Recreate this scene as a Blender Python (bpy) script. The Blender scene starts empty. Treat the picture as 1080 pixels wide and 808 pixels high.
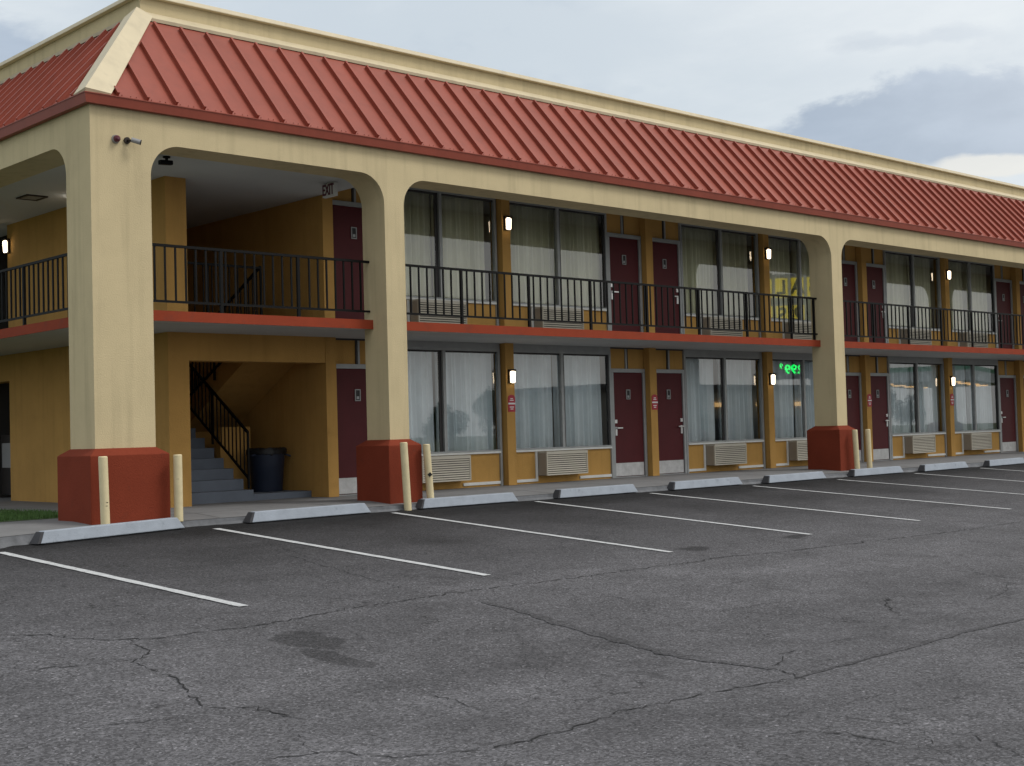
import bpy, bmesh, math, random
from mathutils import Vector, Matrix
random.seed(7)
S = bpy.context.scene
COL = S.collection
R = math.radians
PI = math.pi

# ------------------------------------------------------------------ materials
def mat(name, col, rough=.8, var=.0, vscale=2., bump=0., bscale=80., metal=0., spec=.5, streak=0., dirt=0., dcol=(.05,.045,.04), dscale=3., dlo=.58, dhi=.66):
    m = bpy.data.materials.new(name); m.use_nodes = True
    nt = m.node_tree; N = nt.nodes; L = nt.links
    b = N['Principled BSDF']
    b.inputs['Roughness'].default_value = rough
    b.inputs['Metallic'].default_value = metal
    b.inputs['Specular IOR Level'].default_value = spec
    tc = N.new('ShaderNodeTexCoord')
    geo = N.new('ShaderNodeNewGeometry')
    c = (*col, 1)
    if var > 0 or streak > 0:
        n = N.new('ShaderNodeTexNoise'); n.inputs['Scale'].default_value = vscale; n.inputs['Detail'].default_value = 6
        n.inputs['Roughness'].default_value = .62
        L.new(geo.outputs['Position'], n.inputs['Vector'])
        mp = N.new('ShaderNodeMapRange'); mp.inputs[1].default_value = .3; mp.inputs[2].default_value = .7
        mp.inputs[3].default_value = 1 - var; mp.inputs[4].default_value = 1 + var
        L.new(n.outputs['Fac'], mp.inputs[0])
        val = mp.outputs[0]
        if streak > 0:
            mm = N.new('ShaderNodeMapping'); mm.inputs['Scale'].default_value = (5, 5, .35)
            L.new(geo.outputs['Position'], mm.inputs['Vector'])
            n2 = N.new('ShaderNodeTexNoise'); n2.inputs['Scale'].default_value = 1.4; n2.inputs['Detail'].default_value = 5
            L.new(mm.outputs[0], n2.inputs['Vector'])
            m2 = N.new('ShaderNodeMapRange'); m2.inputs[1].default_value = .5; m2.inputs[2].default_value = .75
            m2.inputs[3].default_value = 1; m2.inputs[4].default_value = 1 - streak
            L.new(n2.outputs['Fac'], m2.inputs[0])
            mu = N.new('ShaderNodeMath'); mu.operation = 'MULTIPLY'
            L.new(val, mu.inputs[0]); L.new(m2.outputs[0], mu.inputs[1]); val = mu.outputs[0]
        hs = N.new('ShaderNodeHueSaturation'); hs.inputs['Color'].default_value = c
        L.new(val, hs.inputs['Value'])
        outc = hs.outputs[0]
        if dirt > 0:
            n3 = N.new('ShaderNodeTexNoise'); n3.inputs['Scale'].default_value = dscale; n3.inputs['Detail'].default_value = 8; n3.inputs['Roughness'].default_value = .7
            L.new(geo.outputs['Position'], n3.inputs['Vector'])
            m3 = N.new('ShaderNodeMapRange'); m3.inputs[1].default_value = dlo; m3.inputs[2].default_value = dhi; m3.inputs[3].default_value = 0; m3.inputs[4].default_value = dirt
            L.new(n3.outputs['Fac'], m3.inputs[0])
            mx = N.new('ShaderNodeMix'); mx.data_type = 'RGBA'; L.new(m3.outputs[0], mx.inputs[0]); L.new(outc, mx.inputs[6]); mx.inputs[7].default_value = (*dcol, 1)
            outc = mx.outputs[2]
        L.new(outc, b.inputs['Base Color'])
    else:
        b.inputs['Base Color'].default_value = c
    if bump > 0:
        nb = N.new('ShaderNodeTexNoise'); nb.inputs['Scale'].default_value = bscale; nb.inputs['Detail'].default_value = 4
        L.new(geo.outputs['Position'], nb.inputs['Vector'])
        bp = N.new('ShaderNodeBump'); bp.inputs['Strength'].default_value = bump; bp.inputs['Distance'].default_value = .01
        L.new(nb.outputs['Fac'], bp.inputs['Height']); L.new(bp.outputs[0], b.inputs['Normal'])
    return m

def emis(name, col, st):
    m = bpy.data.materials.new(name); m.use_nodes = True
    b = m.node_tree.nodes['Principled BSDF']
    b.inputs['Base Color'].default_value = (*col, 1)
    b.inputs['Emission Color'].default_value = (*col, 1); b.inputs['Emission Strength'].default_value = st
    return m

M = {}
M['cream'] = mat('cream_stucco', (.55, .455, .275), .9, .07, 1.1, .4, 60, spec=.2, streak=.15, dirt=.18, dcol=(.25,.21,.14), dscale=1.3, dlo=.56, dhi=.72)
M['ochre'] = mat('ochre_stucco', (.47, .268, .080), .88, .09, 1.3, .5, 55, spec=.15, streak=.13, dirt=.2, dcol=(.2,.1,.03), dscale=1.7, dlo=.56, dhi=.72)
M['redbase'] = mat('red_stucco', (.185, .036, .018), .9, .11, 1.5, .5, 60, spec=.12, dirt=.4, dcol=(.08,.03,.02), dscale=4.5, dlo=.60, dhi=.72)
M['redtrim'] = mat('red_trim_paint', (.25, .043, .018), .75, .08, 3, .1, 30, spec=.15, dirt=.35, dcol=(.12,.04,.03), dscale=4, dlo=.56, dhi=.66)
M['roof'] = mat('red_metal_roof', (.262, .056, .033), .5, .10, 1.4, .22, 3.0, spec=.32, streak=.12)
M['hip'] = mat('cream_metal', (.55, .47, .315), .55, .07, 2, streak=.12)
M['soffit'] = mat('soffit_paint', (.50, .51, .51), .85, .05, .8, .15, 40)
M['floor2'] = mat('balcony_floor', (.25, .25, .25), .8, .1, 2)
M['maroon'] = mat('maroon_door', (.078, .0095, .0125), .6, .08, 4, spec=.25)
M['frame'] = mat('window_aluminium', (.31, .32, .32), .5, .08, 6, metal=.2)
M['darkframe'] = mat('dark_gasket', (.03, .028, .028), .6)
M['white'] = mat('white_paint', (.66, .66, .63), .6, .06, 5)
M['kick'] = mat('kick_plate', (.50, .50, .50), .45, .16, 9, metal=.3)
M['steel'] = mat('satin_steel', (.6, .6, .6), .35, metal=.8)
M['ac'] = mat('beige_plastic', (.47, .435, .36), .55, .04, 8)
M['acside'] = mat('darker_beige_side', (.30, .26, .21), .6, .05, 8)  # case is a darker beige than the front grille
M['black'] = mat('black_iron', (.004, .004, .004), .6, spec=.15)
M['dark'] = mat('recess_shade_dark', (.06, .055, .05), .9)
M['room'] = mat('room_paint', (.55, .53, .48), .9)
M['bollard'] = mat('cream_post_paint', (.62, .53, .32), .6, .08, 9, .1, 50, dirt=.45, dcol=(.16,.11,.07), dscale=9, dlo=.62, dhi=.70)
M['stop'] = mat('grey_painted_concrete', (.29, .325, .375), .8, .10, 5, .35, 60, dirt=.5, dcol=(.10,.11,.12), dscale=6, dlo=.58, dhi=.72)
M['stopend'] = mat('dark_stop_end', (.045, .045, .05), .9, .12, 9, .4, 60)  # near-black end cap and footing, much darker than the block
M['walk'] = mat('walkway_concrete', (.16, .16, .163), .75, .16, 1.6, .25, 50)
M['kerb'] = mat('kerb_concrete', (.115, .12, .13), .85, .3, 6, .5, 40)
M['line'] = mat('road_paint', (.47, .48, .49), .8, .18, 14, .4, 150, dirt=.85, dcol=(.09,.09,.095), dscale=28, dlo=.56, dhi=.64)
M['step'] = mat('grey_step_paint', (.12, .14, .175), .8, .1, 3, .2, 50)
M['can'] = mat('navy_plastic', (.012, .019, .04), .55, .05, 8)
M['bag'] = mat('black_bag', (.006, .006, .007), .6, bump=.4, bscale=25)
M['crack'] = mat('crack_dirt', (.006, .006, .007), .95)
M['tar'] = mat('tar_seal', (.032, .032, .034), .7, .2, 20)
M['signred'] = mat('sign_red', (.38, .012, .03), .5)
M['signwhite'] = mat('sign_white', (.75, .72, .72), .5)
M['lens'] = emis('lamp_lens', (1., .80, .55), 6.5)
M['tube'] = emis('ceiling_lamp_lens', (1., .9, .75), 9)
M['lampmetal'] = mat('bronze_metal', (.03, .022, .018), .5, metal=.5)
M['curtain'] = mat('pale_curtain', (.84, .91, .93), .9, .05, 3, .1, 90)
M['curtainup'] = mat('cream_curtain', (.78, .79, .62), .9, .05, 3, .1, 90)
M['canopylamp'] = emis('canopy_lamp', (1., .62, .25), 3.)
M['hatch'] = mat('hatch_panel', (.3, .28, .25), .8)
M['grass'] = mat('grass_blades', (.05, .11, .02), .8, .3, 12)
M['soil'] = mat('lawn_soil', (.05, .075, .022), .95, .3, 5, .6, 30)
M['machine'] = mat('machine_black', (.02, .02, .022), .4)
M['bark'] = mat('tree_bark', (.09, .06, .04), .9, .2, 6)
M['leaf'] = mat('tree_leaves', (.045, .085, .025), .7, .3, 3)
M['shopwall'] = mat('shop_wall', (.40, .37, .32), .9, .06, 1)
M['shoproof'] = mat('shop_roof', (.12, .11, .11), .9, .06, 1)
M['shopglass'] = mat('shop_window', (.04, .05, .06), .2)
M['canopywhite'] = mat('canopy_white', (.75, .75, .75), .5)
M['canopygreen'] = mat('canopy_green', (.03, .32, .12), .5)
M['camred'] = mat('dark_red_plastic', (.10, .015, .03), .35)
M['camgrey'] = mat('grey_plastic', (.28, .28, .28), .45)
M['tileyellow'] = emis('sign_tile_yellow', (.9, .7, .05), 1.6)
M['tileblack'] = mat('sign_black', (.01, .01, .01), .6)
M['ledgreen'] = emis('led_green', (.0, 1., .12), 9)
M['ledback'] = mat('led_backing', (.01, .012, .01), .5)

def glass():
    m = bpy.data.materials.new('window_glass'); m.use_nodes = True
    nt = m.node_tree; N = nt.nodes; L = nt.links
    N.remove(N['Principled BSDF'])
    t = N.new('ShaderNodeBsdfTransparent'); t.inputs[0].default_value = (1, 1, 1, 1)
    g = N.new('ShaderNodeBsdfGlossy'); g.inputs['Roughness'].default_value = .01; g.inputs[0].default_value = (.95, .95, .95, 1)
    f = N.new('ShaderNodeFresnel'); f.inputs['IOR'].default_value = 1.85
    geo = N.new('ShaderNodeNewGeometry')
    nz = N.new('ShaderNodeTexNoise'); nz.inputs['Scale'].default_value = 1.1
    L.new(geo.outputs['Position'], nz.inputs['Vector'])
    bp = N.new('ShaderNodeBump'); bp.inputs['Strength'].default_value = .02; bp.inputs['Distance'].default_value = .01
    x = N.new('ShaderNodeMixShader')
    L.new(f.outputs[0], x.inputs[0]); L.new(t.outputs[0], x.inputs[1]); L.new(g.outputs[0], x.inputs[2])
    L.new(x.outputs[0], N['Material Output'].inputs[0])
    return m
M['glass'] = glass()

def asphalt(nm='old_asphalt', k0=1.):
    m = bpy.data.materials.new(nm); m.use_nodes = True
    nt = m.node_tree; N = nt.nodes; L = nt.links; b = N['Principled BSDF']
    geo = N.new('ShaderNodeNewGeometry'); P = geo.outputs['Position']
    def noise(sc, det=5, rough=.6, vec=P):
        n = N.new('ShaderNodeTexNoise'); n.inputs['Scale'].default_value = sc; n.inputs['Detail'].default_value = det
        n.inputs['Roughness'].default_value = rough; L.new(vec, n.inputs['Vector']); return n.outputs['Fac']
    def mr(v, a, b_, c, d):
        n = N.new('ShaderNodeMapRange'); L.new(v, n.inputs[0])
        for i, k in enumerate((a, b_, c, d)): n.inputs[i + 1].default_value = k
        return n.outputs[0]
    def math_(op, a, b_):
        n = N.new('ShaderNodeMath'); n.operation = op
        for i, k in enumerate((a, b_)):
            if isinstance(k, (int, float)): n.inputs[i].default_value = k
            else: L.new(k, n.inputs[i])
        return n.outputs[0]
    sep = N.new('ShaderNodeSeparateXYZ'); L.new(P, sep.inputs[0])
    big = noise(.35, 5, .6); mid = noise(1.7, 6, .65)
    # the parking bays were sealed darker than the driving lane
    yy = math_('ADD', sep.outputs['Y'], math_('MULTIPLY', math_('SUBTRACT', mid, .5), 2.2))
    lane = mr(yy, -1.0, -6.0, .34, 1.0)
    v = math_('MULTIPLY', lane, mr(big, .3, .7, .80, 1.2))
    kb = mr(math_('ADD', sep.outputs['Y'], math_('MULTIPLY', math_('SUBTRACT', noise(2.6, 6, .7), .5), 1.6)), -.75, -1.5, .42, 1.)
    v = math_('MULTIPLY', v, kb)
    pat = noise(.8, 6, .7); v = math_('MULTIPLY', v, mr(pat, .52, .68, 1., .74)); v = math_('MULTIPLY', v, mr(pat, .30, .44, 1.32, 1.))
    v = math_('MULTIPLY', v, mr(mid, .25, .75, .84, 1.16))
    # long faint tyre-worn bands
    mp = N.new('ShaderNodeMapping'); mp.inputs['Scale'].default_value = (.05, 1.3, 1); L.new(P, mp.inputs['Vector'])
    v = math_('MULTIPLY', v, mr(noise(1.0, 4, .6, mp.outputs[0]), .3, .7, .9, 1.1))
    # aggregate
    vor = N.new('ShaderNodeTexVoronoi'); vor.inputs['Scale'].default_value = 68; L.new(P, vor.inputs['Vector'])
    sepc = N.new('ShaderNodeSeparateColor'); L.new(vor.outputs['Color'], sepc.inputs[0])
    ag = mr(sepc.outputs[0], .0, 1., .50, 1.50)
    st = mr(sepc.outputs[1], .93, .97, 0., 1.4)
    v = math_('MULTIPLY', v, math_('ADD', ag, math_('MULTIPLY', st, mr(sepc.outputs[2], 0, 1, .3, 1.))))
    fine = noise(150, 2, .8)
    v = math_('MULTIPLY', v, mr(fine, .25, .75, .60, 1.40))
    # oil and water stains with shapes of their own
    wn = N.new('ShaderNodeTexNoise'); wn.inputs['Scale'].default_value = 2.2; wn.inputs['Detail'].default_value = 4; L.new(P, wn.inputs['Vector'])
    wsub = N.new('ShaderNodeVectorMath'); wsub.operation = 'SUBTRACT'; L.new(wn.outputs['Color'], wsub.inputs[0]); wsub.inputs[1].default_value = (.5, .5, .5)
    wsc = N.new('ShaderNodeVectorMath'); wsc.operation = 'SCALE'; wsc.inputs['Scale'].default_value = .55; L.new(wsub.outputs[0], wsc.inputs[0])
    wp = N.new('ShaderNodeVectorMath'); wp.operation = 'ADD'; L.new(P, wp.inputs[0]); L.new(wsc.outputs[0], wp.inputs[1])
    for (x, y, rx, ry, k, soft) in ((-1.72, -7.0, .22, .36, .42, .08), (-1.98, -7.62, .15, .42, .42, .08), (-.72, -9.48, .09, .33, .28, .25), (4.8, -5.5, .24, .16, .55, .3),
                              (6.75, -5.5, .26, .16, .6, .3), (2.85, -3.2, .5, .8, .25, .7), (.1, -2.7, .7, .8, .25, .8), (5.6, -2.6, .6, .8, .25, .8),
                              (8.6, -2.5, .6, .9, .25, .8), (11.2, -2.6, .6, .9, .25, .8), (13.9, -2.6, .6, .9, .25, .8), (3.0, -1.5, .7, .4, .25, .8), (6.3,-1.4,.5,.4,.3,.8)):
        s = N.new('ShaderNodeVectorMath'); s.operation = 'SUBTRACT'; L.new(wp.outputs[0], s.inputs[0]); s.inputs[1].default_value = (x, y, 0)
        m_ = N.new('ShaderNodeVectorMath'); m_.operation = 'MULTIPLY'; L.new(s.outputs[0], m_.inputs[0]); m_.inputs[1].default_value = (1 / rx, 1 / ry, 0)
        ln = N.new('ShaderNodeVectorMath'); ln.operation = 'LENGTH'; L.new(m_.outputs[0], ln.inputs[0])
        v = math_('MULTIPLY', v, mr(ln.outputs['Value'], 1 - soft, 1 + soft * .5, 1 - k, 1.))
    # hairline cracking of the worn lane
    cv = N.new('ShaderNodeTexVoronoi'); cv.feature = 'DISTANCE_TO_EDGE'; cv.inputs['Scale'].default_value = .55
    wsc2 = N.new('ShaderNodeVectorMath'); wsc2.operation = 'SCALE'; wsc2.inputs['Scale'].default_value = 1.1; L.new(wsub.outputs[0], wsc2.inputs[0])
    wp2 = N.new('ShaderNodeVectorMath'); wp2.operation = 'ADD'; L.new(P, wp2.inputs[0]); L.new(wsc2.outputs[0], wp2.inputs[1])
    L.new(wp2.outputs[0], cv.inputs['Vector'])
    ck = mr(cv.outputs['Distance'], .0, .0055, .7, 0.)
    ck = math_('MULTIPLY', ck, mr(noise(.9, 3, .5), .45, .55, 0, 1))
    cv2 = N.new('ShaderNodeTexVoronoi'); cv2.feature = 'DISTANCE_TO_EDGE'; cv2.inputs['Scale'].default_value = 1.35
    L.new(wp2.outputs[0], cv2.inputs['Vector'])
    ck2 = math_('MULTIPLY', mr(cv2.outputs['Distance'], .0, .009, .65, 0.), mr(noise(.6, 3, .6), .53, .6, 0, 1))
    ck = math_('MAXIMUM', ck, ck2)
    v = math_('MULTIPLY', v, math_('SUBTRACT', 1., ck))
    base = N.new('ShaderNodeVectorMath'); base.operation = 'SCALE'; base.inputs[0].default_value = (.089*k0, .0875*k0, .094*k0)
    L.new(v, base.inputs['Scale']); L.new(base.outputs[0], b.inputs['Base Color'])
    b.inputs['Roughness'].default_value = .85; b.inputs['Specular IOR Level'].default_value = .22
    bp = N.new('ShaderNodeBump'); bp.inputs['Strength'].default_value = .7; bp.inputs['Distance'].default_value = .006
    hh = math_('ADD', sepc.outputs[0], fine); L.new(hh, bp.inputs['Height']); L.new(bp.outputs[0], b.inputs['Normal'])
    return m
M['asphalt'] = asphalt()
M['tar'] = asphalt('tar_seal', .74)

# ------------------------------------------------------------------ mesh helpers
class MB:
    """collects shapes; build() links them as one mesh object"""
    def __init__(s): s.bm = bmesh.new()
    def box(s, x0, x1, y0, y1, z0, z1, mi=0):
        v = [s.bm.verts.new(c) for c in ((x0,y0,z0),(x1,y0,z0),(x1,y1,z0),(x0,y1,z0),(x0,y0,z1),(x1,y0,z1),(x1,y1,z1),(x0,y1,z1))]
        for f in ((0,3,2,1),(4,5,6,7),(0,1,5,4),(1,2,6,5),(2,3,7,6),(3,0,4,7)):
            s.bm.faces.new([v[i] for i in f]).material_index = mi
        return s
    def hull(s, lo, hi, mi=0):
        """prism between two equal-length loops"""
        a = [s.bm.verts.new(c) for c in lo]; b = [s.bm.verts.new(c) for c in hi]; n = len(a)
        s.bm.faces.new(a[::-1]).material_index = mi; s.bm.faces.new(b).material_index = mi
        for i in range(n):
            s.bm.faces.new((a[i], a[(i+1)%n], b[(i+1)%n], b[i])).material_index = mi
        return s
    def quad(s, pts, mi=0):
        s.bm.faces.new([s.bm.verts.new(p) for p in pts]).material_index = mi; return s
    def bar(s, p, q, w, h=None, up=(0,0,1), mi=0):
        p, q = Vector(p), Vector(q); d = (q-p).normalized(); u = Vector(up)
        if abs(d.dot(u)) > .99: u = Vector((0,1,0))
        r = d.cross(u).normalized(); u = r.cross(d); h = h or w
        def ring(c): return [c + r*w/2*a + u*h/2*b for a, b in ((-1,-1),(1,-1),(1,1),(-1,1))]
        return s.hull(ring(p), ring(q), mi)
    def cyl(s, p, q, r0, r1=None, n=16, mi=0):
        p, q = Vector(p), Vector(q); d = (q-p).normalized(); u = Vector((0,0,1)) if abs(d.z) < .9 else Vector((1,0,0))
        a = d.cross(u).normalized(); b = a.cross(d); r1 = r0 if r1 is None else r1
        def ring(c, rr): return [c + (a*math.cos(t)+b*math.sin(t))*rr for t in [2*PI*i/n for i in range(n)]]
        return s.hull(ring(p, r0), ring(q, r1), mi)
    def lathe(s, prof, cx, cy, n=24, mi=0):
        rings = [[s.bm.verts.new((cx+r*math.cos(2*PI*i/n), cy+r*math.sin(2*PI*i/n), z)) for i in range(n)] for r, z in prof]
        for a, b in zip(rings, rings[1:]):
            for i in range(n): s.bm.faces.new((a[i], a[(i+1)%n], b[(i+1)%n], b[i])).material_index = mi
        s.bm.faces.new(rings[0][::-1]); s.bm.faces.new(rings[-1])
        return s
    def build(s, name, m, parent=None, bevel=0, smooth=False, recalc=True, solid=0, loc=None):
        if recalc: bmesh.ops.recalc_face_normals(s.bm, faces=s.bm.faces)
        me = bpy.data.meshes.new(name); s.bm.to_mesh(me); s.bm.free()
        for k in (m if isinstance(m, (list, tuple)) else [m]): me.materials.append(M[k] if isinstance(k, str) else k)
        o = bpy.data.objects.new(name, me); COL.objects.link(o)
        if parent is not None: o.parent = parent
        if loc: o.location = loc
        if smooth:
            for p in me.polygons: p.use_smooth = True
            me.set_sharp_from_angle(angle=R(35))
        if solid:
            q = o.modifiers.new('solid', 'SOLIDIFY'); q.thickness = solid; q.offset = 0
        if bevel:
            q = o.modifiers.new('bevel', 'BEVEL'); q.width = bevel; q.segments = 2; q.limit_method = 'ANGLE'; q.angle_limit = R(40)
        return o
def tag(o, label=None, cat=None, group=None, kind=None):
    for k, v in (('label', label), ('category', cat), ('group', group), ('kind', kind)):
        if v: o[k] = v
    return o
def empty(name, loc=(0,0,0), rz=0):
    o = bpy.data.objects.new(name, None); COL.objects.link(o); o.location = loc; o.rotation_euler = (0,0,rz); o.empty_display_size = .2
    return o
def copy_tree(o, parent=None):
    c = o.copy(); COL.objects.link(c)
    if parent is not None: c.parent = parent
    for ch in list(o.children): copy_tree(ch, c)
    return c
def text_mesh(txt, size, thick):
    cu = bpy.data.curves.new('t', 'FONT'); cu.body = txt; cu.size = size; cu.extrude = thick; cu.offset = size*.02; cu.align_x = 'CENTER'; cu.align_y = 'CENTER'
    o = bpy.data.objects.new('t', cu); COL.objects.link(o)
    dg = bpy.context.evaluated_depsgraph_get(); me = bpy.data.meshes.new_from_object(o.evaluated_get(dg))
    bpy.data.objects.remove(o); return me
def text_obj(name, txt, size, thick, m, mtx, parent):
    me = text_mesh(txt, size, thick); me.materials.clear(); me.materials.append(M[m]); me.transform(mtx)
    o = bpy.data.objects.new(name, me); COL.objects.link(o)
    if parent is not None: o.parent = parent
    return o
CR=[
(1.6,[(-3.44, -5.41), (-3.17, -5.63), (-3.07, -5.89), (-2.86, -6.09), (-2.63, -6.23), (-2.19, -6.23), (-1.8, -6.3), (-1.25, -6.22), (-0.75, -6.12), (-0.12, -6.11), (0.55, -6.05), (1.24, -6.07), (1.78, -6.12), (2.53, -6.12), (3.14, -6.09), (3.78, -6.14), (4.51, -6.09), (5.33, -6.22), (6.36, -6.3), (7.15, -6.33), (8.18, -6.39), (9.31, -6.44), (11.01, -6.42), (12.8, -6.45)]),
(1.3,[(-2.74, -6.14), (-2.83, -6.29), (-2.84, -6.49), (-2.87, -6.67), (-3.0, -6.78), (-3.1, -6.83), (-3.13, -7.23), (-3.13, -7.53), (-3.27, -7.91), (-3.36, -8.28), (-3.12, -8.43), (-3.09, -8.79), (-2.95, -8.97)]),
(1.2,[(-3.98, -6.71), (-3.64, -6.68), (-3.35, -6.76), (-3.08, -6.79)]),
(1,[(-2.47, -8.52), (-2.2, -8.56), (-1.98, -8.63)]),
(0.8,[(-2.08, -8.71), (-2.09, -9.04), (-2.2, -9.52)]),
(6,[(0.42, -6.58), (0.38, -6.99), (0.25, -7.69), (0.13, -8.33), (0.06, -8.87), (-0.02, -9.47), (-0.01, -9.99)]),
(1.5,[(-3.01, -10.15), (-2.67, -10.22), (-2.31, -10.22), (-1.83, -10.13), (-1.43, -10.15), (-0.88, -10.19), (-0.18, -10.3)]),
(3,[(-0.18, -10.3), (1.08, -10.25), (2.17, -10.21), (3.15, -10.24), (4.09, -10.3)]),
(2,[(0.08, -9.91), (0.27, -9.85), (0.53, -9.69), (0.72, -9.67)]),
(2,[(0.0, -10.02), (-0.06, -10.16), (-0.17, -10.37)]),
(0.8,[(1.32, -6.63), (1.55, -7.13), (1.44, -7.8), (1.75, -8.18), (2.24, -8.21), (2.76, -8.21)]),
(1.1,[(5.64, -6.78), (5.66, -7.25), (5.68, -8.05), (5.74, -8.97), (5.55, -9.65)]),
(1.2,[(3.24, -8.8), (3.56, -8.73), (3.25, -8.89), (2.69, -9.34)]),
(1.2,[(-0.68, -11.01), (-0.6, -11.0), (-0.31, -11.02)]),
(1,[(-0.99, -11.16), (-0.97, -11.48), (-1.04, -11.75), (-0.97, -11.93)]),
(1,[(-1.71, -11.12), (-1.46, -11.25), (-1.36, -11.42), (-1.37, -11.86), (-1.4, -12.03)]),
(1,[(-1.05, -11.74), (-1.27, -11.9)]),
(0.8,[(1.75, -8.18), (2.22, -8.83), (2.23, -9.55)]),
(0.8,[(-4.3, -8.13), (-3.94, -8.27), (-3.42, -8.38)]),
(0.9,[(-3.17, -9.28), (-2.94, -9.63)]),
(0.9,[(-3.31, -9.11), (-3.44, -9.39), (-3.48, -9.59)]),
(1,[(-3.93, -9.38), (-3.64, -9.52), (-3.4, -9.6), (-3.25, -10.02), (-2.71, -10.26)]),
(0.8,[(-1.87, -6.41), (-1.61, -6.73), (-1.31, -7.01), (-1.4, -7.24)]),
(0.7,[(1.03, -2.14), (0.67, -3.94), (0.81, -5.03), (1.18, -5.67)]),
(0.9,[(0.67, -3.07), (0.43, -4.75), (0.26, -5.99)]),
(0.8,[(2.88, -7.3), (2.71, -7.52), (2.69, -7.61)]),
(0.8,[(-1.26, -10.93), (-1.03, -10.9), (-0.88, -10.92)]),
(0.8,[(1.02, -9.64), (1.34, -9.68), (1.67, -9.81)]),
(0.8,[(-1.26, -12.38), (-1.0, -12.05), (-1.01, -11.79)]),
(0.8,[(3.88, -9.43), (4.65, -9.32), (5.53, -8.93)]),
]
EXPO = 0.0
# ------------------------------------------------------------------ measured layout (metres; X along the front, Y into the building)
L_ = 3.9034; P0 = 4.912; PW = .2036
YP, YW = 2.03, 2.176                       # pilaster face, window/door plane
COLX = [4.5716, 16.1513, 27.731]; CW = .364; CD = .543; C0W = .817; C0D = .673
ZB = .8875; ZA = 4.7675; ZE = 5.149
SB, ST = 2.5405, 2.6531                    # balcony slab
SY, SX = .34, .50                          # slab edges front / left side
CEILA, CEILB = 4.81, 5.22
XEND = 36.2; YEND = 30.
def px(k): return P0 + k*L_
def gz(y): return -.1042 + .0665*max(y, -9.)   # the lot falls away from the kerb, then levels out

# ------------------------------------------------------------------ setting
g = MB(); g.quad([(-400,-500,-1.2),(500,-500,-1.2),(500,500,-1.2),(-400,500,-1.2)]); tag(g.build('ground', 'soil'), kind='structure')
a = MB()
for y0, y1 in ((-60,-9), (-9, -.05)):
    a.quad([(-45,y0,gz(y0)),(80,y0,gz(y0)),(80,y1,gz(y1)),(-45,y1,gz(y1))])
bmesh.ops.remove_doubles(a.bm, verts=a.bm.verts, dist=.001)
tag(a.build('parking_lot', 'asphalt'), kind='structure')
lw = MB(); lw.quad([(-60,1.6,-.02),(-1.2,1.6,-.02),(-1.2,60,-.02),(-60,60,-.02)]); lw.quad([(-60,-.6,-.09),(-4.5,-.6,-.09),(-4.5,1.6,-.02),(-60,1.6,-.02)])
tag(lw.build('lawn_ground', 'soil'), kind='structure')
# walkway with its worn kerb face
edge = [(-4.5,-1.65),(-3.0,-1.32),(-1.05,-.60),(-.2,-.42),(.9,-.30),(2.2,-.27),(4.5,-.26),(8,-.30),(12,-.36),(16,-.38),(24,-.42),(XEND+1,-.42)]
w = MB()
for (x0,y0),(x1,y1) in zip(edge, edge[1:]):
    w.quad([(x0,y0,-.045),(x1,y1,-.045),(x1,.35,0),(x0,.35,0)])
w.quad([(-4.5,.35,0),(XEND+1,.35,0),(XEND+1,1.24,0),(-4.5,1.24,0)])
w.quad([(.66,1.24,0),(XEND+1,1.24,0),(XEND+1,9,0),(.66,9,0)]); w.quad([(.66,9,0),(2.6,9,0),(2.6,YEND,0),(.66,YEND,0)])
bmesh.ops.remove_doubles(w.bm, verts=w.bm.verts, dist=.001)
tag(w.build('walkway', 'walk'), kind='structure')
k = MB(); rnd = random.Random(3)
pts = []
for (x0,y0),(x1,y1) in zip(edge, edge[1:]):
    n = max(2, int((x1-x0)/.14))
    for i in range(n): t = i/n; pts.append((x0+(x1-x0)*t, y0+(y1-y0)*t))
pts.append(edge[-1])
rows = []
for x, y in pts:
    j = rnd.uniform(-.012,.012); j2 = rnd.uniform(-.02,.01) if rnd.random() < .8 else -.035
    rows.append([k.bm.verts.new((x, y+.012, -.046)), k.bm.verts.new((x, y-.004+j*.3, -.056+j*.4)), k.bm.verts.new((x, y-.012+j*.5, -.095)), k.bm.verts.new((x, y-.03+j2, gz(y)+.012)), k.bm.verts.new((x, y-.05+j2*2, gz(y)-.03))])
for p_, q_ in zip(rows, rows[1:]):
    for i in range(4): k.bm.faces.new((p_[i], q_[i], q_[i+1], p_[i+1]))
tag(k.build('kerb', 'kerb', smooth=True), kind='structure')
# walkway joints
jt = MB()
for i in range(18):
    x = 1.55 + i*2.0
    y0 = -.28 if x < 5 else (-.34 if x < 12 else -.40)
    jt.quad([(x-.005,y0,-.040),(x+.005,y0,-.040),(x+.005,.35,.0035),(x-.005,.35,.0035)]); jt.quad([(x-.005,.35,.0035),(x+.005,.35,.0035),(x+.005,YP,.0035),(x-.005,YP,.0035)])
jt.quad([(1,.345,.0038),(XEND,.345,.0038),(XEND,.355,.0038),(1,.355,.0038)])
tag(jt.build('walkway_joints', 'crack'), kind='structure')
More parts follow.
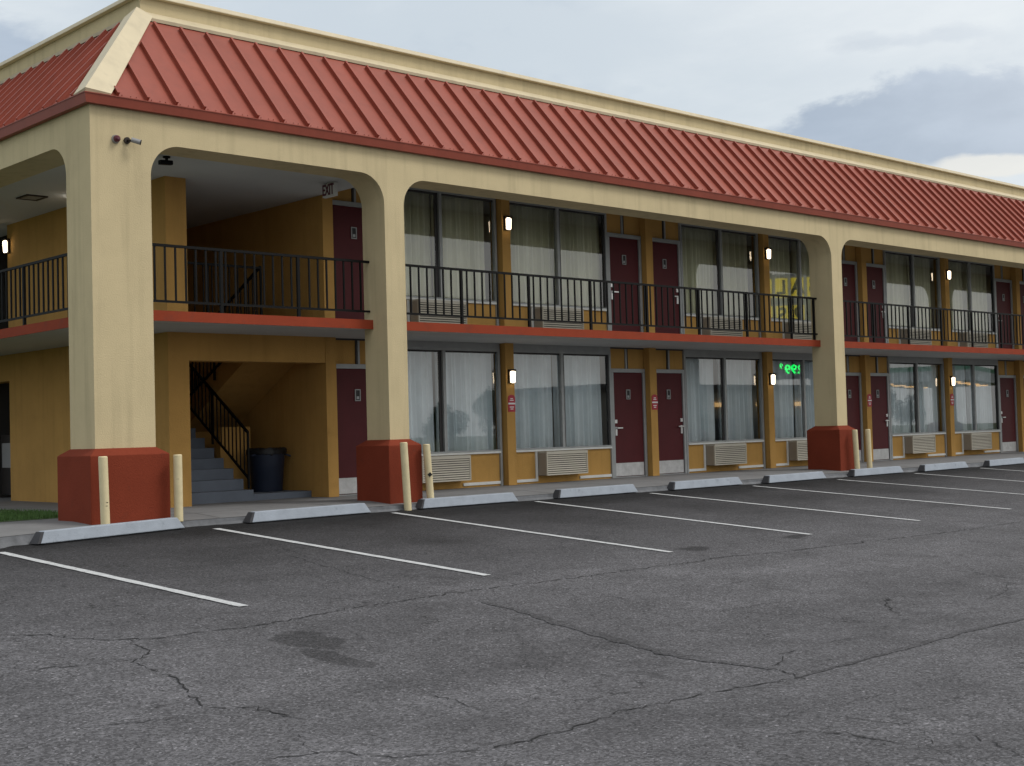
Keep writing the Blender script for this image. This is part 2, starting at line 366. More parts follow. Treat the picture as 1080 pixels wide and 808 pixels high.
# cracks in the asphalt, laid where they run
ck = MB(); tr = MB(); rnd = random.Random(11)
for wd, pl in CR:
    wide = wd >= 3
    mb = tr if wide else ck
    fine = []
    for (x0,y0),(x1,y1) in zip(pl, pl[1:]):
        d = math.hypot(x1-x0, y1-y0); n = max(1, int(d/(.12 if wide else .05)))
        for i in range(n):
            t = i/n; j = .018 if not wide else .01
            fine.append((x0+(x1-x0)*t+rnd.gauss(0,j), y0+(y1-y0)*t+rnd.gauss(0,j)))
    fine.append(pl[-1])
    prev = None; n = len(fine)
    for i, (x, y) in enumerate(fine):
        x2, y2 = fine[min(i+1,n-1)]; x1, y1 = fine[max(i-1,0)]
        d = Vector((x2-x1, y2-y1)); d = d.normalized() if d.length > 1e-6 else Vector((1,0)); nn = Vector((-d.y, d.x))
        hw = (.010*wd if wide else .0042*wd)*rnd.uniform(.35,1.5)*(1 if 3 < i < n-4 else .5)
        c = [mb.bm.verts.new((x+nn.x*s*hw, y+nn.y*s*hw, gz(y+nn.y*s*hw)+.004)) for s in (-1,1)]
        if prev and not (not wide and rnd.random() < .06): mb.bm.faces.new((prev[0], c[0], c[1], prev[1]))
        prev = c
tag(ck.build('asphalt_cracks', 'crack'), kind='structure'); tag(tr.build('tar_seams', 'tar'), kind='structure')
# painted bay lines
ln = MB(); rnd = random.Random(5)
XL = [(-1.69,-1.2,-1.37),(1.24,-.7,1.45),(4.18,-.53,4.28),(7.0,-.52,7.05),(9.6,-.6,9.73),(12.3,-.7,12.46),(14.95,-.75,15.2),(17.8,-.75,17.95)] + [(17.8+2.79*i,-.75,17.95+2.79*i) for i in range(1,6)]
for xa, ya, xb in XL:
    n = 40; pr = None
    for i in range(n+1):
        t = i/n; y = ya+(-5.5-ya)*t; x = xa+(xb-xa)*t
        l = x-.048+rnd.uniform(-.005,.005); r = x+.048+rnd.uniform(-.005,.005)
        c = [ln.bm.verts.new((l,y,gz(y)+.008)), ln.bm.verts.new((r,y,gz(y)+.008))]
        if pr: ln.bm.faces.new((pr[0],pr[1],c[1],c[0]))
        pr = c
tag(ln.build('parking_lines', 'line'), kind='structure')
# grass strip left of the corner column
gr = MB(); rnd = random.Random(2)
gr.quad([(-4.5,1.24,.006),(.66,1.24,.006),(.66,9,.006),(-4.5,9,.006)], 1)
for i in range(14000):
    x = rnd.uniform(-3.2,.64); y = rnd.uniform(1.26,4.6)**1
    if i % 3: y = 1.26 + (y-1.26)*.6
    h = rnd.uniform(.02,.06); an = rnd.uniform(0,2*PI); w_ = .005
    dx, dy = math.cos(an)*w_, math.sin(an)*w_; lx, ly = rnd.gauss(0,.014), rnd.gauss(0,.014)
    gr.quad([(x-dx,y-dy,.006),(x+dx,y+dy,.006),(x+lx+dx*.3,y+ly+dy*.3,h),(x+lx-dx*.3,y+ly-dy*.3,h)])
o = gr.build('grass', ['grass','soil'], recalc=False); tag(o, 'short green grass strip beside the walkway left of the corner column', 'grass', kind='stuff')

# ------------------------------------------------------------------ the motel
B = empty('motel_building'); tag(B, 'two-storey motel with cream arcade, ochre walls, maroon doors and red metal mansard roof', 'building')

def arcade(openings, ext0, ext1, zt, yd, plane):
    """plate with rounded openings; plane 'x': runs along X at y 0..yd, 'y': runs along Y at x 0..yd"""
    mb = MB(); r = .42; pts = [(ext0, ZB)]
    pts = [(ext0, zt), (ext0, ZB)]
    for a_, b_ in openings:
        pts.append((a_, ZB)); pts.append((a_, ZA-r))
        for i in range(1, 12):
            t = PI/2*i/12; pts.append((a_+r-r*math.cos(t), ZA-r+r*math.sin(t)))
        pts.append((a_+r, ZA)); pts.append((b_-r, ZA))
        for i in range(1, 12):
            t = PI/2*i/12; pts.append((b_-r+r*math.sin(t), ZA-r+r*math.cos(t)))
        pts.append((b_, ZA-r)); pts.append((b_, ZB))
    pts += [(ext1, ZB), (ext1, zt)]
    def P(p, d): return (p[0], d, p[1]) if plane == 'x' else (d, p[0], p[1])
    pts = pts[1:-1]                       # lower outline from ext0 to ext1
    f = [mb.bm.verts.new(P(p, 0)) for p in pts]; b = [mb.bm.verts.new(P(p, yd)) for p in pts]
    ft = [mb.bm.verts.new(P((p[0], zt), 0)) for p in pts]; bt = [mb.bm.verts.new(P((p[0], zt), yd)) for p in pts]
    for i in range(len(pts)-1):
        mb.bm.faces.new((f[i], b[i], b[i+1], f[i+1]))
        if pts[i+1][0]-pts[i][0] > 1e-6:
            mb.bm.faces.new((f[i], f[i+1], ft[i+1], ft[i])); mb.bm.faces.new((b[i+1], b[i], bt[i], bt[i+1])); mb.bm.faces.new((ft[i], ft[i+1], bt[i+1], bt[i]))
    mb.bm.faces.new((f[0], ft[0], bt[0], b[0])); mb.bm.faces.new((f[-1], b[-1], bt[-1], ft[-1]))
    bmesh.ops.remove_doubles(mb.bm, verts=mb.bm.verts, dist=1e-5)
    return mb
op = [(C0W, COLX[0])] + [(COLX[i]+CW, COLX[i+1]) for i in range(2)] + [(COLX[2]+CW, XEND-.4)]
arcade(op, 0, XEND, ZE+.02, CD, 'x').build('arcade_front', 'cream', B, smooth=True)
ops = [(C0D, 7.2), (7.6, 14.2), (14.6, 21.), (21.4, YEND-.4)]
arcade(ops, CD+.002, YEND, ZE+.018, CD, 'y').build('arcade_side', 'cream', B, smooth=True)
# column bases, battered top
def base(x0, x1, y0, y1, b=.124):
    z1 = .8065
    lo = [(x0-b,y0-b,-.06),(x1+b,y0-b,-.06),(x1+b,y1+b,-.06),(x0-b,y1+b,-.06)]
    mid = [(x,y,z1) for x,y,_ in lo]; hi = [(x0-.006,y0-.006,ZB+.004),(x1+.006,y0-.006,ZB+.004),(x1+.006,y1+.006,ZB+.004),(x0-.006,y1+.006,ZB+.004)]
    m_ = MB(); v = [[m_.bm.verts.new(c) for c in q] for q in (lo, mid, hi)]
    for a_, b_ in zip(v, v[1:]):
        for i in range(4): m_.bm.faces.new((a_[i], a_[(i+1)%4], b_[(i+1)%4], b_[i]))
    m_.bm.faces.new(v[0][::-1]); m_.bm.faces.new(v[-1])
    return m_.build('column_base', 'redbase', B, bevel=.008)
base(0, C0W, 0, C0D)
for x in COLX: base(x, x+CW, 0, CD)
base(XEND-.4, XEND, 0, CD)
for y in (7.2, 14.2, 21.): base(0, CD, y, y+.4)

# roof
E0 = (-.06, 5.262); T0 = (1.343, 6.815)
ang = math.atan2(T0[1]-E0[1], T0[0]-E0[0]); nrm = (-math.sin(ang), math.cos(ang))   # (horizontal, z)
def roof_side(ax):
    def P(u, d, z): return (u, d, z) if ax == 'x' else (d, u, z)
    end = XEND if ax == 'x' else YEND
    m_ = MB()
    m_.quad([P(E0[0],E0[0],E0[1]), P(end+.06,E0[0],E0[1]), P(end-1.343,T0[0],T0[1]), P(T0[0],T0[0],T0[1])])
    m_.quad([P(E0[0]+.02,E0[0]+.02,E0[1]-.03), P(end+.04,E0[0]+.02,E0[1]-.03), P(end-1.343,T0[0],T0[1]-.05), P(T0[0],T0[0],T0[1]-.05)])
    u = .36; rnd = random.Random(1)
    while u < end:
        tmax = min(.952, (u-.30-E0[0])/(T0[0]-E0[0]), (end-u-.30)/(T0[0]-E0[0]))
        if tmax > .06:
            def pt(t, h, w_): return P(u+w_, E0[0]+(T0[0]-E0[0])*t+nrm[0]*h, E0[1]+(T0[1]-E0[1])*t+nrm[1]*h)
            t0 = .02
            for lo_w, h in ((.014, .050),):
                m_.hull([pt(t0,-.004,-lo_w),pt(t0,-.004,lo_w),pt(t0,h,lo_w),pt(t0,h,-lo_w)],[pt(tmax,-.004,-lo_w),pt(tmax,-.004,lo_w),pt(tmax,h,lo_w),pt(tmax,h,-lo_w)])
            m_.hull([pt(t0,.050,-.018),pt(t0,.050,.018),pt(t0,.060,.018),pt(t0,.060,-.018)],[pt(tmax,.050,-.018),pt(tmax,.050,.018),pt(tmax,.060,.018),pt(tmax,.060,-.018)])
            for q in (-.14,.07,.19):   # eave screws
                c = pt(.035,.004,q); c2 = pt(.035,.014,q); m_.cyl(c, c2, .006, n=6)
        u += .4085
    return m_.build('roof_panel', 'roof', B)
roof_side('x'); roof_side('y')
# fascia / gutter
fa = MB(); fa.hull([(-.085,-.085,5.150),(-.01,-.01,5.150),(-.01,-.01,5.262),(-.11,-.11,5.262)],[(XEND+.085,-.085,5.150),(XEND+.01,-.01,5.150),(XEND+.01,-.01,5.262),(XEND+.11,-.11,5.262)])
fa.hull([(-.085,-.085,5.150),(-.085,YEND+.085,5.150),(-.11,YEND+.11,5.262),(-.11,-.11,5.262)],[(-.01,-.01,5.150),(-.01,YEND,5.150),(-.01,YEND,5.262),(-.01,-.01,5.262)])
fa.build('fascia', 'roof', B)
dr = MB(); dr.hull([(-.118,-.118,5.262),(-.03,-.03,5.262),(-.03,-.03,5.274),(-.118,-.118,5.274)],[(XEND+.118,-.118,5.262),(XEND+.03,-.03,5.262),(XEND+.03,-.03,5.274),(XEND+.118,-.118,5.274)])
dr.hull([(-.118,-.118,5.262),(-.118,YEND,5.262),(-.118,YEND,5.274),(-.118,-.118,5.274)],[(-.03,-.03,5.262),(-.03,YEND,5.262),(-.03,YEND,5.274),(-.03,-.03,5.274)])
dr.build('drip_edge', 'roof', B)
# hip cap : bent wide cream flashing
hp = MB()
def hipline(off0, off1, h):
    return [(-.07+off0, -.07, 5.275+h), (1.36+off1, 1.36, 6.85+h)]
A0 = Vector((-.10,-.10,5.325)); A1 = Vector((1.42,1.42,7.0))
F0 = Vector((.25,-.09,5.30)); F1 = Vector((1.62,1.335,6.885))
S0 = Vector((-.09,.25,5.30)); S1 = Vector((1.335,1.62,6.885))
NF = Vector((0,nrm[0],nrm[1]))*.055; NS = Vector((nrm[0],0,nrm[1]))*.055
seg = 10
for i in range(seg):
    t0, t1 = i/seg, (i+1)/seg
    a0, a1 = A0.lerp(A1,t0), A0.lerp(A1,t1)
    for q0, q1, nn in ((F0,F1,NF),(S0,S1,NS)):
        b0, b1 = q0.lerp(q1,t0), q0.lerp(q1,t1)
        hp.quad([a0, b0, b1, a1]); hp.quad([b0, b0-nn, b1-nn, b1])
hp.quad([A0, F0, F0-NF, A0-Vector((0,0,.05))]); hp.quad([A0, S0, S0-NS, A0-Vector((0,0,.05))])
bmesh.ops.remove_doubles(hp.bm, verts=hp.bm.verts, dist=.0005)
hp.build('hip_cap', 'hip', B, smooth=True)
# apron flashing, parapet, cap
YPAR = 1.5257
def ring(d, z): return [(d,d,z),(XEND-d,d,z),(XEND-d,YEND-d,z),(d,YEND-d,z)]
def band(name, rings, m_):
    mb = MB(); vs = [[mb.bm.verts.new(c) for c in r] for r in rings]
    for a_, b_ in zip(vs, vs[1:]):
        for i in range(4): mb.bm.faces.new((a_[i], a_[(i+1)%4], b_[(i+1)%4], b_[i]))
    return mb.build(name, m_, B)
band('apron_flashing', [ring(1.312,6.80), ring(1.302,6.845), ring(YPAR+.01,6.995), ring(YPAR+.02,6.98)], 'hip')
band('parapet', [ring(YPAR,6.95), ring(YPAR,7.21), ring(YPAR+.25,7.21), ring(YPAR+.25,6.9)], 'cream')
band('parapet_cap', [ring(YPAR-.005,7.185), ring(YPAR-.075,7.19), ring(YPAR-.075,7.20), ring(YPAR-.05,7.262), ring(YPAR+.30,7.275), ring(YPAR+.30,7.19), ring(YPAR+.26,7.19)], 'hip')
rd = MB(); rd.quad([(YPAR,YPAR,6.96),(XEND-YPAR,YPAR,6.96),(XEND-YPAR,YEND-YPAR,6.96),(YPAR,YEND-YPAR,6.96)]); rd.build('flat_roof', 'shoproof', B)

# slabs, ceilings, walls
STX0, STX1 = 2.48, P0                       # stair opening
sl = MB()
sl.box(SX, XEND, SY+.012, YP+.5, SB, ST)
sl.box(SX+.012, STX0, YP+.5, YEND-1, SB+.001, ST-.001)
sl.build('balcony_slab', 'soffit', B)
se = MB()
for a_, b_ in op: se.box(a_-(.3 if a_>1 else .31), b_+.05, SY-.006, SY+.0115, SB-.012, ST+.012)
for a_, b_ in ops: se.box(SX-.006, SX+.0115, a_-.15, b_+.03, SB-.012, ST+.012)
se.build('slab_edge', 'redtrim', B)
cl = MB()
cl.box(.545, P0+.04, CD+.01, 8.5, CEILA, CEILA+.35); cl.box(.545, 2.6, 8.5, YEND, CEILA, CEILA+.35)
cl.box(P0+.04, XEND, CD+.01, YW+.3, CEILB, CEILB+.1)
cl.build('upper_ceiling', 'soffit', B)
# stair hall: corner pier, side walls, beams
wl = MB()
wl.box(2.14, STX0, YP, 7.57, 0, SB); wl.box(2.14, STX0, YP, 7.57, ST, CEILA)
wl.box(2.14, 2.42, 7.57, 9.4, 2.08, SB)
wl.box(2.14, 2.42, 9.4, YEND, 0, SB); wl.box(2.14, 2.42, 9.4, YEND, ST, CEILA)
wl.build('wall_side', 'ochre', B)
bm_ = MB(); bm_.box(STX0, STX1, YP+.01, YP+.33, 2.13, SB); bm_.build('stair_beam', 'ochre', B)
sw = MB()
sw.box(P0+.004, P0+.14, YW+.165, 7.0, 0, SB+.3); sw.box(P0+.004, P0+.14, YW+.165, 7.0, ST+.1, CEILA+.3)
sw.box(STX0, P0, 7.0, 7.2, 0, CEILA); 
sw.build('stair_hall_wall', 'ochre', B)
hw = MB(); hw.box(2.6, 7, 9.5, 9.6, -.1, 5); hw.build('hall_end_wall', 'dark', B)  # near-black colour stands in for the shade deep in the passage

# pilasters
PIL = {}
for kk in range(9):
    for fl, z0, z1 in ((0, 0, SB), (1, ST, CEILB if kk else CEILA)):
        p_ = MB(); p_.box(px(kk), px(kk)+PW, YP, YW+.16, z0, z1); p_.build('pilaster', 'ochre', B, bevel=.004)

# ---- rooms
def curtain_mesh(x0, x1, z0, z1, y, seed, gaps=()):
    rnd = random.Random(seed); m_ = MB(); n = int((x1-x0)/.012); ph = [rnd.uniform(0,6.28) for _ in range(5)]
    fr = [rnd.uniform(50,62), rnd.uniform(27,34), rnd.uniform(95,120), rnd.uniform(6,10)]
    cols = []
    for i in range(n+1):
        x = x0+(x1-x0)*i/n
        amp = .8+.3*math.sin(x*fr[3]+ph[3])
        col = []
        for j in range(7):
            t = j/6; z = z0+(z1-z0)*t
            sp = 1-.45*t
            w1 = x*fr[0]+ph[0]+1.3*math.sin(x*5.3+ph[4])+.25*math.sin(3*t+x*9)*(1-t); w2 = x*fr[1]+ph[1]+.9*math.sin(x*3.1+ph[2])
            d = (.046*math.sin(w1) + .026*math.sin(w2) + .007*math.sin(x*fr[2]+ph[2]))*amp*(.85+.3*(1-t))
            col.append(m_.bm.verts.new((x+.012*math.sin(x*fr[1]*.5+ph[2])*(1-t), y+d, z)))
        cols.append(col)
    for i in range(n):
        xm = x0+(x1-x0)*(i+.5)/n
        if any(a_ < xm < b_ for a_, b_ in gaps): continue
        for j in range(6): m_.bm.faces.new((cols[i][j], cols[i+1][j], cols[i+1][j+1], cols[i][j+1]))
    return m_

ORD = ['first','second','third','fourth','fifth','sixth','seventh','eighth']
FLN = ['ground-floor','upper-floor']
inn = MB()
inn.box(P0+.15, XEND-1, 5.2, 5.3, -.02, 5.4)
inn.build('inner_wall', 'room', B)
for kk in range(1, 9):
    pw = MB(); pw.box(px(kk)+.03, px(kk)+PW-.03, YW+.17, 5.19, 0, 5.3); pw.build('party_wall', 'room', B)
for y_, za_, zb_ in ((YP+.51, SB-.01, ST+.005), (YW+.31, CEILB+.001, CEILB+.09), (YW+.12, -.015, .004)):
    fl_ = MB(); fl_.box(P0+.15, XEND-1, y_, 5.19, za_, zb_); fl_.build('room_floor', 'room', B)

DIG = 0
def room(kk, fl):
    """door beside the even pilaster side; rooms are mirrored in pairs"""
    zf = 0 if fl == 0 else ST
    a_ = px(kk)+PW; b_ = px(kk+1)
    mir = kk % 2 == 0                       # True: door at the left end
    def X(t): return a_+t if mir else b_-t  # distance from the door-side pilaster
    def bx(m_, t0, t1, y0, y1, z0, z1, mi=0): x0, x1 = sorted((X(t0), X(t1))); m_.box(x0, x1, y0, y1, z0, z1, mi)
    Wd = b_-a_
    top = SB if fl == 0 else CEILB
    # door: slab 0.08..0.94
    D = MB(); bx(D, .08, .94, YW, YW+.04, zf+.02, zf+2.05); d = D.build('door', 'maroon', B, bevel=.003)
    kp = MB(); bx(kp, .10, .92, YW-.006, YW-.001, zf+.03, zf+.285)
    if fl == 0: kp.build('kick_plate', 'kick', d)
    npz = zf+1.62
    n_ = MB()
    bx(n_, .465, .555, YW-.012, YW-.001, npz-.085, npz+.085); n_.build('number_plate', 'tileblack', d)
    nf = MB()
    for q in ((.455,.469,-.095,.095),(.551,.565,-.095,.095),(.4695,.5505,.081,.095),(.4695,.5505,-.095,-.081)): bx(nf, q[0], q[1], YW-.018, YW-.002, npz+q[2], npz+q[3])
    nf.build('plate_frame', 'frame', d)
    nn = MB(); bx(nn, .485, .535, YW-.016, YW-.0125, npz-.065, npz-.02); nn.build('number_panel', 'frame', d)
    h = MB()
    bx(h, .855, .925, YW-.02, YW-.001, zf+1.06, zf+1.13)
    bx(h, .86, .915, YW-.018, YW-.001, zf+.82, zf+.99)
    bx(h, .745, .905, YW-.065, YW-.045, zf+.955, zf+.98); bx(h, .875, .90, YW-.05, YW-.018, zf+.955, zf+.98)
    h.build('door_handle', 'steel', d, bevel=.003)
    # frame
    F = MB(); bx(F, 0.012, .08, YW-.03, YW+.06, zf, zf+2.05); bx(F, .94, 1.005, YW-.03, YW+.06, zf, zf+2.05); bx(F, .012, 1.005, YW-.032, YW+.06, zf+2.05, zf+2.125)
    bx(F, .08, .94, YW-.02, YW+.05, zf, zf+.016)
    F.build('door_frame', 'frame', B, bevel=.003)
    # transom : two ochre panels, dark and pale divider
    T = MB(); bx(T, .012, 1.005, YW+.01, YW+.05, zf+2.125, top)
    t_ = T.build('transom_panel', 'ochre', B)
    q = MB(); bx(q, .49, .525, YW-.012, YW+.009, zf+2.126, top-.03, 0); bx(q, .526, .565, YW-.018, YW+.009, zf+2.126, top-.03, 1)
    if fl == 0: bx(q, .02, 1.0, YW-.015, YW+.009, top-.029, top-.001, 0)
    q.build('transom_divider', ['darkframe','frame'], t_)
    # window  t 1.01 .. Wd-.05
    w0, w1 = 1.01, Wd-.03; wb, wt = zf+.615, (zf+2.44 if fl == 0 else CEILB-.05)
    mid = 2.40 if False else (w0+w1)/2+.02
    W = MB(); fw = .05
    for t0, t1, z0, z1 in ((w0, w0+fw, zf+.0, wt),(w1-fw, w1, zf, wt),(w0+fw, w1-fw, wt-fw, wt),(w0+fw,w1-fw,wb,wb+.03),(mid-.035, mid+.03, wb+.03, wt-fw)):
        bx(W, t0, t1, YW-.035, YW+.045, z0, z1, 0)
    bx(W, w0+fw, w0+fw+.035, YW-.012, YW+.04, wb+.03, wt-fw, 1); bx(W, mid-.10, mid-.036, YW+.01, YW+.04, wb+.03, wt-fw, 1)
    bx(W, w0+fw+.035, w1-fw, YW-.0, YW+.04, wt-fw-.03, wt-fw, 1)
    if fl == 0 or True: bx(W, w0, w1, YW-.03, YW+.04, wt, top, 0)
    wo = W.build('window', ['frame','darkframe'], B, bevel=.002)
    sl_ = MB(); bx(sl_, w0+fw+.001, w1-fw-.001, YW-.055, YW+.05, wb-.035, wb-.001); sl_.build('sill', 'white', wo, bevel=.003)
    for t0, t1 in ((w0+fw, mid-.035), (mid+.03, w1-fw)):
        pn = MB(); x0, x1 = sorted((X(t0+.002), X(t1-.002)))
        pn.quad([(x0,YW+.015,wb+.03),(x1,YW+.015,wb+.03),(x1,YW+.015,wt-fw),(x0,YW+.015,wt-fw)])
        pn.build('pane', 'glass', wo, recalc=False)
    # low panel, trims
    xm = (X(w0)+X(w1))/2
    lp = MB(); bx(lp, w0+fw+.001, w1-fw-.001, YW+.0, YW+.05, zf+.0, wb-.036, 0)
    lpo = lp.build('lower_panel', 'ochre', B)
    ax = xm-.16                              # air conditioner centre
    lo, hi = min(X(w0+fw), X(w1-fw)), max(X(w0+fw), X(w1-fw))
    for q in ((lo+.002, ax-.601, zf+.035, zf+.085), (ax+.56, hi-.002, zf+.035, zf+.085), (ax-.60, ax-.55, zf+.035, wb-.037)):
        m_ = MB(); m_.box(q[0], q[1], YW-.022, YW-.001, q[2], q[3]); m_.build('trim_strip', 'white', lpo)
    # curtain (a thing)
    xa, xb = sorted((X(w0+.03), X(w1-.03))); xm2 = X(mid)
    sd = kk*7+fl*3+1
    rg = random.Random(sd); g0 = rg.uniform(.0,.06) if rg.random() < .8 else .12
    gaps = [(X(mid)-.035-g0, X(mid)-.035)]
    if rg.random() < .6: gaps.append((xb-rg.uniform(.04,.10), xb))
    if fl and rg.random() < .4: gaps.append((xa, xa+rg.uniform(.05,.12)))
    cm = curtain_mesh(xa, xb, wb-.03, wt-.01, YW+.19, sd, gaps)
    c = cm.build('curtain', 'curtain' if fl == 0 else 'curtainup', None, smooth=True, recalc=False)
    tag(c, '%s curtain in the %s window of the %s room right of the stairs' % ('pale pleated' if fl == 0 else 'drab pleated', FLN[fl], ORD[kk]), 'curtain', 'pleated curtains behind the room windows')
    return ax, zf
acs = []
for kk in range(8):
    for fl in (0, 1): acs.append((kk, fl) + room(kk, fl))
# end wall of the block
ew = MB(); ew.box(XEND-1, XEND-.8, YP, YEND-1, 0, 5.3); ew.build('end_wall', 'ochre', B)

# ---- air conditioners
def make_ac():
    t = empty('air_conditioner'); w_ = .54
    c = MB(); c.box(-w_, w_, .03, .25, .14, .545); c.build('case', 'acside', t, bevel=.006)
    f = MB(); f.box(-w_, w_, 0, .029, .14, .165); f.box(-w_, w_, 0, .029, .52, .57); f.box(-w_, -w_+.02, 0, .029, .166, .519); f.box(w_-.02, w_, 0, .029, .166, .519)
    f.box(-w_, w_, .03, .22, .546, .572)
    n = 9
    for i in range(n):
        z = .178+i*.0385
        f.hull([(-w_+.02,.0,z),(w_-.02,.0,z),(w_-.02,.02,z+.026),(-w_+.02,.02,z+.026)],[(-w_+.02,.006,z-.002),(w_-.02,.006,z-.002),(w_-.02,.027,z+.023),(-w_+.02,.027,z+.023)])
    f.build('grille', 'ac', t)
    b = MB(); b.box(-w_+.02, w_-.02, .0275, .0295, .166, .519); b.build('grille_backing', 'tileblack', t)
    return t
ac0 = make_ac()
for i, (kk, fl, ax, zf) in enumerate(acs):
    o = ac0 if i == 0 else copy_tree(ac0)
    o.location = (ax, 1.925, zf)
    tag(o, 'beige louvred air conditioner of the %s %s room right of the stairs' % (ORD[kk], FLN[fl]), 'air conditioner', 'louvred air conditioners under the room windows')

# ---- wall lamps and red signs on pilasters
def make_lamp():
    t = empty('wall_lamp')
    b = MB(); b.box(-.058, .058, -.045, -.001, -.12, .095); b.box(-.06, .06, -.10, -.001, .0955, .13); b.build('bracket', 'lampmetal', t, bevel=.004)
    l = MB(); l.hull([(-.05,-.09,-.115),(.05,-.09,-.115),(.05,-.046,-.115),(-.05,-.046,-.115)],[(-.052,-.10,.094),(.052,-.10,.094),(.052,-.046,.094),(-.052,-.046,.094)]); l.build('lens', 'lens', t, bevel=.03)
    return t
lamp0 = make_lamp(); first = True
for n_, kk in enumerate((1, 3, 5, 7)):
    for fl in (0, 1):
        o = lamp0 if first else copy_tree(lamp0); first = False
        o.location = (px(kk)+PW/2, YP, 1.94 if fl == 0 else 4.69)
        tag(o, 'lit lamp on the %s pilaster between the %s and %s room windows' % (FLN[fl], ORD[kk-1], ORD[kk]), 'wall lamp', 'lit lamps on the ochre pilasters')
def make_sign():
    t = empty('wall_sign')
    p_ = MB()
    prof = [(-.085,-.15),(.085,-.15),(.085,.10)] + [(.085*math.cos(PI*i/10), .10+.055*math.sin(PI*i/10)) for i in range(1,10)] + [(-.085,.10)]
    p_.hull([(x,-.012,z) for x, z in prof], [(x,-.001,z) for x, z in prof]); p_.build('plate', 'signred', t)
    w_ = MB(); w_.box(-.085,.085,-.015,-.0125,-.018,.012)
    for z, a_ in ((.055,.045),(.085,.03),(-.065,.05),(-.10,.035)): w_.box(-a_,a_,-.0145,-.0125,z-.008,z+.008)
    w_.build('lettering', 'signwhite', t)
    return t
sg0 = make_sign(); first = True
for kk, ds in ((1,'under the wall lamp, between first and second rooms'),(2,'between the doors of the second and third rooms'),(4,'between the doors of the fourth and fifth rooms'),(5,'under the wall lamp, between fifth and sixth rooms')):
    o = sg0 if first else copy_tree(sg0); first = False
    o.location = (px(kk)+PW/2+.01, YP, 1.46)
    tag(o, 'red notice on the pilaster '+ds, 'sign', 'red notices on the pilasters')

# ---- balcony railings
def railing(x0, x1, y, posts, step, ax='x', name='railing', z0=ST, top=3.55, bot=2.795):
    def P(u, d, z): return (u, d, z) if ax == 'x' else (d, u, z)
    m_ = MB()
    def b3(u0,u1,d0,d1,za,zb):
        p = P(u0,d0,za); q = P(u1,d1,zb); m_.box(min(p[0],q[0]),max(p[0],q[0]),min(p[1],q[1]),max(p[1],q[1]),za,zb)
    b3(x0,x1,y-.02,y+.02,top-.035,top); b3(x0,x1,y-.015,y+.015,bot-.015,bot+.015)
    u = x0+.10
    while u < x1-.04:
        if all(abs(u-q) > .06 for q in posts): b3(u-.011,u+.011,y-.011,y+.011,bot+.015,top-.035)
        u += step
    r = m_.build(name, 'black', B)
    for q in posts:
        m_ = MB(); b3(q-.021,q+.021,y-.0195,y+.0195,z0+.001,top-.036); m_.build('post', 'black', r)
    return r
RY = SY+.07
railing(C0W+.0, COLX[0]-.0, RY, [3.31, 2.06], .152)
railing(COLX[0]+CW, COLX[1], RY, [4.936+1.45+1.478*i for i in range(7)]+[16.05], .1635)
railing(COLX[1]+CW, COLX[2], RY, [16.515+1.45*i+.35 for i in range(8)], .1635)
railing(COLX[2]+CW, XEND-.4, RY, [28.1+1.45*i+.5 for i in range(5)], .1635)
for a_, b_ in ops: railing(a_, b_, SX+.06, [a_+1.15+1.45*i for i in range(int((b_-a_-1.2)/1.45)+1)], .155, 'y')

# ---- stairs
XR = 3.83
stp = MB()
stp.box(XR+.0005, P0-.001, 2.5, 4.849, -.02, .10)                 # platform
for i in range(8):
    stp.box(STX0+.002, XR, 2.5+i*.285, 2.5+(i+1)*.285+.02 if i<7 else 5.0, -.02, .17+i*.165)
sto = stp.build('staircase', 'step', B, bevel=.006)
lwb = MB(); lwb.box(XR+.10, 4.50, 3.62, 3.76, .101, 1.16); lwb.build('low_wall', 'ochre', B, bevel=.004)
ldg = MB(); ldg.box(STX0+.002, P0-.002, 4.85, 6.99, .102, 1.33); ldg.build('landing_block', 'ochre', B)
st2 = MB()
prof = []
for i in range(8):
    y1 = 4.849-i*.3; z1 = 1.33+.165*(i+1); prof += [(y1, z1), (y1-.3, z1)]
prof += [(2.449, 2.40), (4.849, 1.10)]
for (ya, za), (yb, zb2) in zip(prof, prof[1:]+prof[:1]):
    if abs(ya-yb)+abs(za-zb2) > 1e-6: st2.quad([(XR+.1,ya,za),(P0-.003,ya,za),(P0-.003,yb,zb2),(XR+.1,yb,zb2)])
for i in range(8):
    y1 = 4.849-i*.3; zt1 = 1.33+.165*(i+1); q1 = 1.10+1.30*i/8; q2 = 1.10+1.30*(i+1)/8
    for x_ in (XR+.1, P0-.003): st2.quad([(x_,y1,q1),(x_,y1,zt1),(x_,y1-.3,zt1),(x_,y1-.3,q2)])
bmesh.ops.remove_doubles(st2.bm, verts=st2.bm.verts, dist=1e-4)
st2.build('upper_flight', 'ochre', B)
def stair_rail(p, q, h, drop, name='stair_railing', step=.13):
    p, q = Vector(p), Vector(q); m_ = MB(); up = Vector((0,0,1))
    m_.bar(p+up*h, q+up*h, .035, .035); m_.bar(p+up*drop, q+up*drop, .025, .035)
    n = int((q-p).length/step)
    for i in range(1, n):
        c = p.lerp(q, i/n); m_.bar(c+up*drop, c+up*h, .016)
    r = m_.build(name, 'black', B)
    for c in (p, p.lerp(q, .55), q):
        m_ = MB(); m_.bar(c-up*.02, c+up*h, .03); m_.build('post', 'black', r)
    return r
stair_rail((XR+.03,2.68,.20), (XR+.03,4.60,1.48), .86, .14)
stair_rail((XR+.06,2.27,ST+.0), (XR+.06,4.85,1.36), .97, .16)
m_ = MB(); m_.bar((STX0,2.27,3.60),(XR+.06,2.27,3.60),.035); m_.bar((STX0,2.27,2.80),(XR+.06,2.27,2.80),.03)
for i in range(9): m_.bar((STX0+.1+i*.15,2.27,2.8),(STX0+.1+i*.15,2.27,3.6),.016)
